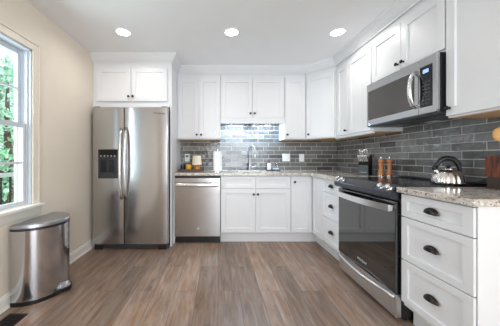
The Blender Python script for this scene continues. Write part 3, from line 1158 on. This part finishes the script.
def downlight(loc, label):
    t = thing('downlight', label, 'ceiling light', loc, 0, 'recessed ceiling lights')
    b = MB()
    n = 32
    prof = [(.085, 0), (.085, -.003), (.080, -.006), (.068, -.006), (.066, -.001), (.066, 0)]
    rings = [[b.bm.verts.new((r * math.cos(2 * PI * k / n), r * math.sin(2 * PI * k / n), z)) for k in range(n)] for r, z in prof]
    for A, B in zip(rings, rings[1:] + rings[:1]):
        for k in range(n):
            b.bm.faces.new((A[k], A[(k + 1) % n], B[(k + 1) % n], B[k]))
    b.build('trim_ring', M['white'], t, 30)
    MB().lathe([(.065, 0), (.065, -.003)], (0, 0, 0), 'z', 32).build('lens', M['lens'], t)
    l = bpy.data.lights.new('lamp', 'AREA')
    l.shape = 'DISK'
    l.size = .12
    l.energy = 3.2
    l.color = (1.0, .95, .89)
    l.spread = PI * .9
    o = bpy.data.objects.new('lamp', l)
    COL.objects.link(o)
    o.parent = t
    o.location = (0, 0, -.010)
    return t


downlight((-.985, 2.445, ZC), 'recessed ceiling light in front of the fridge')
downlight((.142, 2.445, ZC), 'recessed ceiling light in front of the sink')
downlight((1.245, 2.445, ZC), 'recessed ceiling light nearest the microwave')

# ------------------------------------------------------------ light bars over the sink
M['led'] = emit('led_strip', (.86, .93, 1.0), 5.0)
for x, lab in ((.265, 'lit light bar left of the faucet, beneath the short cabinet over the sink'), (.705, 'lit light bar right of the faucet, beneath the short cabinet over the sink')):
    t = thing('light_bar', lab, 'light', (x, 3.54, 1.668), 0, 'light bars over the sink')
    MB().box(-.17, .17, -.030, .078, -.014, 0, .003).build('housing', M['white'], t)
    MB().box(-.16, .16, -.022, .070, -.017, -.0142).build('diffuser', M['led'], t)
    area_light('lamp', (0, .024, -.019), (0, 0, 0), .30, .07, 3.8, (.54, .76, 1.0), t)

# ------------------------------------------------------------ wall plates
def plate(label, loc, w, kind):
    t = thing('outlet_plate' if kind == 'outlet' else 'switch_plate', label, 'outlet' if kind == 'outlet' else 'switch', loc)
    MB().box(-w / 2, w / 2, -.006, 0, -.060, .060, .003).build('cover', M['white'], t)
    if kind == 'outlet':
        for z in (-.022, .022):
            o = MB().box(-.017, .017, -.0085, -.0055, z - .016, z + .016, .005).build('socket', M['white'], t)
            for x in (-.006, .006):
                MB().box(x - .0012, x + .0012, -.0088, -.0084, z - .004, z + .006).build('slot', M['black'], o)
    else:
        for k in range(kind):
            x = (k - (kind - 1) / 2) * .046
            MB().box(x - .016, x + .016, -.010, -.0055, -.034, .034, .003).build('rocker', M['white'], t)
    return t


YT = YW - .009
plate('white outlet plate on the tile above the wooden tray', (-.482, YT, 1.130), .075, 'outlet')
t = thing('plug', 'small black plug pushed into the outlet above the wooden tray', 'plug', (-.482, YT - .009, 1.153))
MB().box(-.019, .019, -.032, 0, -.014, .014, .006).build('plug_body', M['black'], t)
plate('double white switch plate above the soap bottle tray', (1.067, YT, 1.132), .120, 2)
plate('single white switch plate on the tile nearest the room corner', (1.310, YT, 1.128), .078, 1)

# ------------------------------------------------------------ things on the back counter
t = thing('serving_tray', 'dark wooden tray by the fridge panel holding cups and a small lamp', 'tray', (-.385, 3.47, CT1))
M['darkwood'] = mat('dark_wood', (92, 70, 58), .5, noise_amt=.25, noise_scale=10, stretch=(1, 8, 8))
MB().box(-.180, .180, -.120, .120, 0, .012, .004).build('base', M['darkwood'], t)
b = MB()
b.box(-.180, .180, -.120, -.110, .0121, .034, .002).box(-.180, .180, .110, .120, .0121, .034, .002)
b.box(-.180, -.170, -.110, .110, .0121, .034, .002).box(.170, .180, -.110, .110, .0121, .034, .002)
b.build('rim', M['darkwood'], t)
TZ = CT1 + .0125


def cup(name, label, cat, x, y, r, h, m):
    t = thing(name, label, cat, (x, y, TZ))
    MB().lathe([(r * .82, 0), (r * .95, h * .15), (r, h * .55), (r * .97, h), (r * .88, h), (r * .86, h * .2), (.004, h * .15)], (0, 0, 0), 'z', 24).build('bowl', m, t, 40)
    return t


M['yellow'] = mat('yellow_glaze', (236, 176, 40), .25, noise_amt=.05)
M['amber'] = mat('amber_glass', (190, 122, 52), .15, noise_amt=.1)
M['cream'] = mat('cream_shade', (240, 226, 204), .8, noise_amt=.02)
tag(cup('cup', 'black cup at the fridge end of the wooden tray', 'cup', -.515, 3.44, .036, .080, M['black']), 'black cup at the fridge end of the wooden tray', 'cup')
cup('cup', 'yellow cup between the black cup and the small lamp', 'cup', -.428, 3.43, .042, .088, M['yellow'])
t = thing('table_lamp', 'small lamp with cream shade on an amber base, standing on the tray', 'lamp', (-.310, 3.44, TZ))
MB().lathe([(.046, 0), (.048, .006), (.048, .060), (.040, .070), (.012, .074), (.010, .088)], (0, 0, 0), 'z', 24).build('base', M['amber'], t, 40)
MB().lathe([(.072, .082), (.061, .216), (.058, .216), (.068, .084)], (0, 0, 0), 'z', 28).build('shade', M['cream'], t, 40)

t = thing('paper_towel_holder', 'white paper towel roll on a chrome stand left of the sink', 'paper towel', (-.005, 3.30, CT1))
MB().lathe([(.070, 0), (.070, .006), (.064, .010), (.010, .011)], (0, 0, 0), 'z', 28).build('base', M['chrome'], t, 40)
MB().lathe([(.006, .011), (.006, .300), (.010, .304), (.010, .314), (.004, .318)], (0, 0, 0), 'z', 12).build('post', M['chrome'], t, 40)
b = MB()
prof = [(.020, .013), (.060, .013), (.060, .289), (.020, .289)]
n = 32
rings = [[b.bm.verts.new((r * math.cos(2 * PI * k / n), r * math.sin(2 * PI * k / n), z)) for k in range(n)] for r, z in prof]
for A, B in zip(rings, rings[1:] + rings[:1]):
    for k in range(n):
        b.bm.faces.new((A[k], A[(k + 1) % n], B[(k + 1) % n], B[k]))
b.build('paper_roll', M['paper'], t, 40)

t = thing('serving_tray', 'small dark tray right of the faucet under the soap bottle', 'tray', (.835, 3.56, CT1))
M['slate'] = mat('slate_tray', (52, 58, 72), .4, noise_amt=.1)
MB().box(-.100, .100, -.050, .050, 0, .012, .005).build('base', M['slate'], t)
b = MB().box(-.100, .100, -.050, -.044, .0121, .018, .002).box(-.100, .100, .044, .050, .0121, .018, .002).box(-.100, -.094, -.044, .044, .0121, .018, .002).box(.094, .100, -.044, .044, .0121, .018, .002)
b.build('rim', M['slate'], t)
t = thing('soap_bottle', 'white soap bottle with black pump on the small dark tray', 'bottle', (.775, 3.56, CT1 + .0122))
MB().lathe([(.026, 0), (.030, .004), (.030, .088), (.024, .102), (.012, .108)], (0, 0, 0), 'z', 24).build('bottle_body', M['white'], t, 40)
b = MB().lathe([(.013, .1082), (.013, .122), (.005, .124), (.005, .140), (.009, .142), (.009, .150)], (0, 0, 0), 'z', 16).tube([(0, 0, .146), (.0, -.022, .146), (0, -.030, .140)], .004, 8)
b.build('pump', M['black'], t, 40)
M['sponge'] = mat('blue_sponge', (150, 188, 224), .9, noise_amt=.12, noise_scale=90, bump=.4)
t = thing('sponge', 'pale blue sponge with white scouring side on the small dark tray', 'sponge', (.870, 3.548, CT1 + .0122))
MB().box(-.045, .045, -.028, .028, 0, .024, .005).build('foam', M['sponge'], t)
MB().box(-.045, .045, -.028, .028, .0242, .032, .003).build('scourer', M['white'], t)
t = thing('dish_brush', 'slim clear-handled dish brush standing behind the blue sponge', 'brush', (.905, 3.590, CT1 + .0122))
MB().lathe([(.012, 0), (.014, .004), (.014, .020), (.010, .024)], (0, 0, 0), 'z', 14).build('bristles', M['white'], t, 40)
MB().lathe([(.008, .0242), (.004, .034), (.004, .085), (.006, .092), (.003, .097)], (0, 0, 0), 'z', 12).build('handle', M['chrome'], t, 40)

# ------------------------------------------------------------ knife block and mills
KB = (1.725, 2.760, CT1)
KR = math.radians(-50)
t = thing('knife_block', 'black knife block full of steel-handled knives on the right counter', 'knife block', KB, KR)
kb_prof = [(-.062, 0), (.070, 0), (.070, .215), (.030, .228), (-.062, .112)]
MB().prism(kb_prof, 'x', -.056, .056, .004).build('block', M['black'], t)
text_mesh('brand_badge', 'CUISINART', .016, M['pale_print'], t, (0, -.0626, .030), (PI / 2, 0, 0))
# the slanted upper face runs from (-.062,.112) to (.030,.228): knives stick out along its normal
fs = Vector((.092, .116)).normalized()
fn = Vector((-fs.y, fs.x))
Rz = Matrix.Rotation(KR, 4, 'Z')
knife_spots = [(-.038, .118, .092), (-.013, .116, .085), (.012, .118, .098), (.038, .116, .100),
               (-.043, .045, .082), (-.026, .045, .084), (-.009, .045, .083), (.009, .045, .084), (.026, .045, .083), (.043, .045, .082)]
row_names = ['left end', 'second from the left', 'third from the left', 'right end']
low_names = ['left end', 'second from the left', 'third from the left', 'third from the right', 'second from the right', 'right end']
for i, (x, u, ln) in enumerate(knife_spots):
    big = i < 4
    pos = Vector((-.062, .112)) + fs * u
    w3 = Rz @ Vector((x, pos.x, pos.y))
    lab = ('large steel-handled knife in the block, upper row, ' + row_names[i]) if big else ('steak knife in the block, lower row, ' + low_names[i - 4])
    k = thing('knife' if big else 'steak_knife', lab, 'knife', Vector(KB) + w3, KR, 'knives in the black block')
    up2 = (fn * .45 + Vector((0, 1)) * .85).normalized()
    dv = Vector((-.16, up2.x, up2.y)).normalized()
    r = .0105 if big else .0068
    base = dv * .004
    pts = [base + dv * (ln * q) for q in (0, .08, .3, .6, .85, 1.0)]
    MB().tube(pts, [r * .9, r, r * .8, r * .95, r * 1.1, r * .8], 10, .7, up=(1, 0, 0)).build('handle', M['steelbar'], k, True)
    tip = -dv * (.045)
    b = MB()
    b.tube([tip, base], [.0015, .0045 if big else .0035], 6, .25, up=(0, 1, 0))
    b.build('blade', M['chrome'], k)

M['millwood'] = mat('mill_wood', (192, 124, 72), .35, noise_amt=.2, noise_scale=8, stretch=(8, 8, 1))
for (x, y, h, lab) in ((1.703, 2.455, .206, 'wooden pepper mill on the side nearer the knife block'), (1.772, 2.430, .206, 'wooden pepper mill further from the knife block, against the tile')):
    t = thing('pepper_mill', lab, 'pepper mill', (x, y, CT1), 0, 'pair of wooden mills')
    MB().lathe([(.028, 0), (.029, .004), (.029, .018), (.026, .020)], (0, 0, 0), 'z', 20).build('base', M['chrome'], t, 40)
    MB().lathe([(.028, .0202), (.028, .040), (.020, .075), (.0185, .100), (.023, .128), (.024, .142), (.014, .146)], (0, 0, 0), 'z', 20).build('barrel', M['millwood'], t, 60)
    MB().lathe([(.014, .1462), (.024, .150), (.026, .165), (.022, .180), (.010, .187)], (0, 0, 0), 'z', 20).build('cap', M['millwood'], t, 60)
    MB().lathe([(.005, .1872), (.007, .192), (.004, h)], (0, 0, 0), 'z', 12).build('finial', M['chrome'], t, 40)

# ------------------------------------------------------------ kettle
t = thing('kettle', 'ribbed stainless kettle with black handle on the cooktop near the wall', 'kettle', (1.668, 1.702, .9348), math.radians(-14))
prof = [(.098, 0), (.110, .005), (.113, .018), (.111, .038), (.103, .062), (.090, .084), (.072, .101), (.052, .111), (.044, .113)]
MB().lathe(prof, (0, 0, 0), 'z', 96, lobes=14, lobe=.06).build('body', M['kettle'], t, True)
ld = MB().lathe([(.046, .1132), (.044, .119), (.030, .124), (.010, .126)], (0, 0, 0), 'z', 28).build('lid', M['kettle'], t, True)
MB().lathe([(.012, .1262), (.012, .130), (.022, .134), (.022, .140), (.012, .145)], (0, 0, 0), 'z', 16).build('lid_knob', M['black'], ld, True)
sp_ = MB().tube([(-.070, 0, .075), (-.090, 0, .096), (-.103, 0, .116)], [.024, .019, .016], 14).build('spout', M['kettle'], t, True)
MB().tube([(-.100, 0, .112), (-.108, 0, .126), (-.106, 0, .140)], [.017, .018, .012], 14).build('spout_cap', M['black'], sp_, True)
hp = [(-.094, 0, .122), (-.086, 0, .150), (-.066, 0, .178), (-.038, 0, .194), (-.004, 0, .199), (.030, 0, .193), (.058, 0, .176), (.076, 0, .148), (.084, 0, .116), (.084, 0, .092)]
MB().tube(hp, [.012, .015, .018, .019, .0195, .0195, .0195, .018, .015, .012], 12, 1.2).build('handle', M['black'], t, True)

t.scale = (.80, .80, .95)

# ------------------------------------------------------------ striped wooden box and spoon
M['boxbase'] = mat('box_base', (58, 44, 38), .5, noise_amt=.2, noise_scale=10)
M['rosewood'] = mat('striped_wood', (128, 66, 42), .3)
nt = M['rosewood'].node_tree
tc = nt.nodes.new('ShaderNodeTexCoord')
mp = nt.nodes.new('ShaderNodeMapping'); mp.inputs['Scale'].default_value = (9, 9, 1.3)
wv = nt.nodes.new('ShaderNodeTexNoise'); wv.inputs['Scale'].default_value = 7; wv.inputs['Detail'].default_value = 4
rp = nt.nodes.new('ShaderNodeValToRGB')
rp.color_ramp.elements[0].position = .38; rp.color_ramp.elements[0].color = lin((48, 25, 22))
rp.color_ramp.elements[1].position = .62; rp.color_ramp.elements[1].color = lin((132, 70, 44))
nt.links.new(tc.outputs['Object'], mp.inputs['Vector']); nt.links.new(mp.outputs['Vector'], wv.inputs['Vector'])
nt.links.new(wv.outputs['Fac'], rp.inputs['Fac']); nt.links.new(rp.outputs['Color'], nt.nodes['Principled BSDF'].inputs['Base Color'])
t = thing('utensil_holder', 'striped reddish wooden utensil box on a dark base at the right edge', 'utensil holder', (1.786, 1.445, CT1))
MB().box(-.050, .050, -.072, .072, 0, .076, .003).build('base', M['boxbase'], t)
b = MB()
b.box(-.056, .056, -.078, -.066, .0765, .208, .002).box(-.056, .056, .066, .078, .0765, .208, .002)
b.box(-.056, -.044, -.066, .066, .0765, .208, .002).box(.044, .056, -.066, .066, .0765, .208, .002)
b.build('walls', M['rosewood'], t)
M['spoonwood'] = mat('pale_wood', (214, 164, 104), .5, noise_amt=.12, noise_scale=9, stretch=(1, 1, 8))
t = thing('wooden_spoon', 'pale wooden spoon standing upright in the striped utensil box', 'spoon', (1.786, 1.470, CT1 + .0770))
MB().tube([(0, 0, 0), (-.003, .004, .12), (-.006, .008, .228)], [.006, .006, .007], 10).build('handle', M['spoonwood'], t, True)
bw = MB().lathe([(.004, -.045), (.022, -.038), (.033, -.015), (.035, .005), (.028, .030), (.012, .043), (.003, .045)], (0, 0, 0), 'z', 20, sy=.32)
bw.xform(Matrix.Translation((-.008, .010, .268)) @ Matrix.Rotation(math.radians(-40), 4, 'Z'))
bw.build('bowl', M['spoonwood'], t, True)
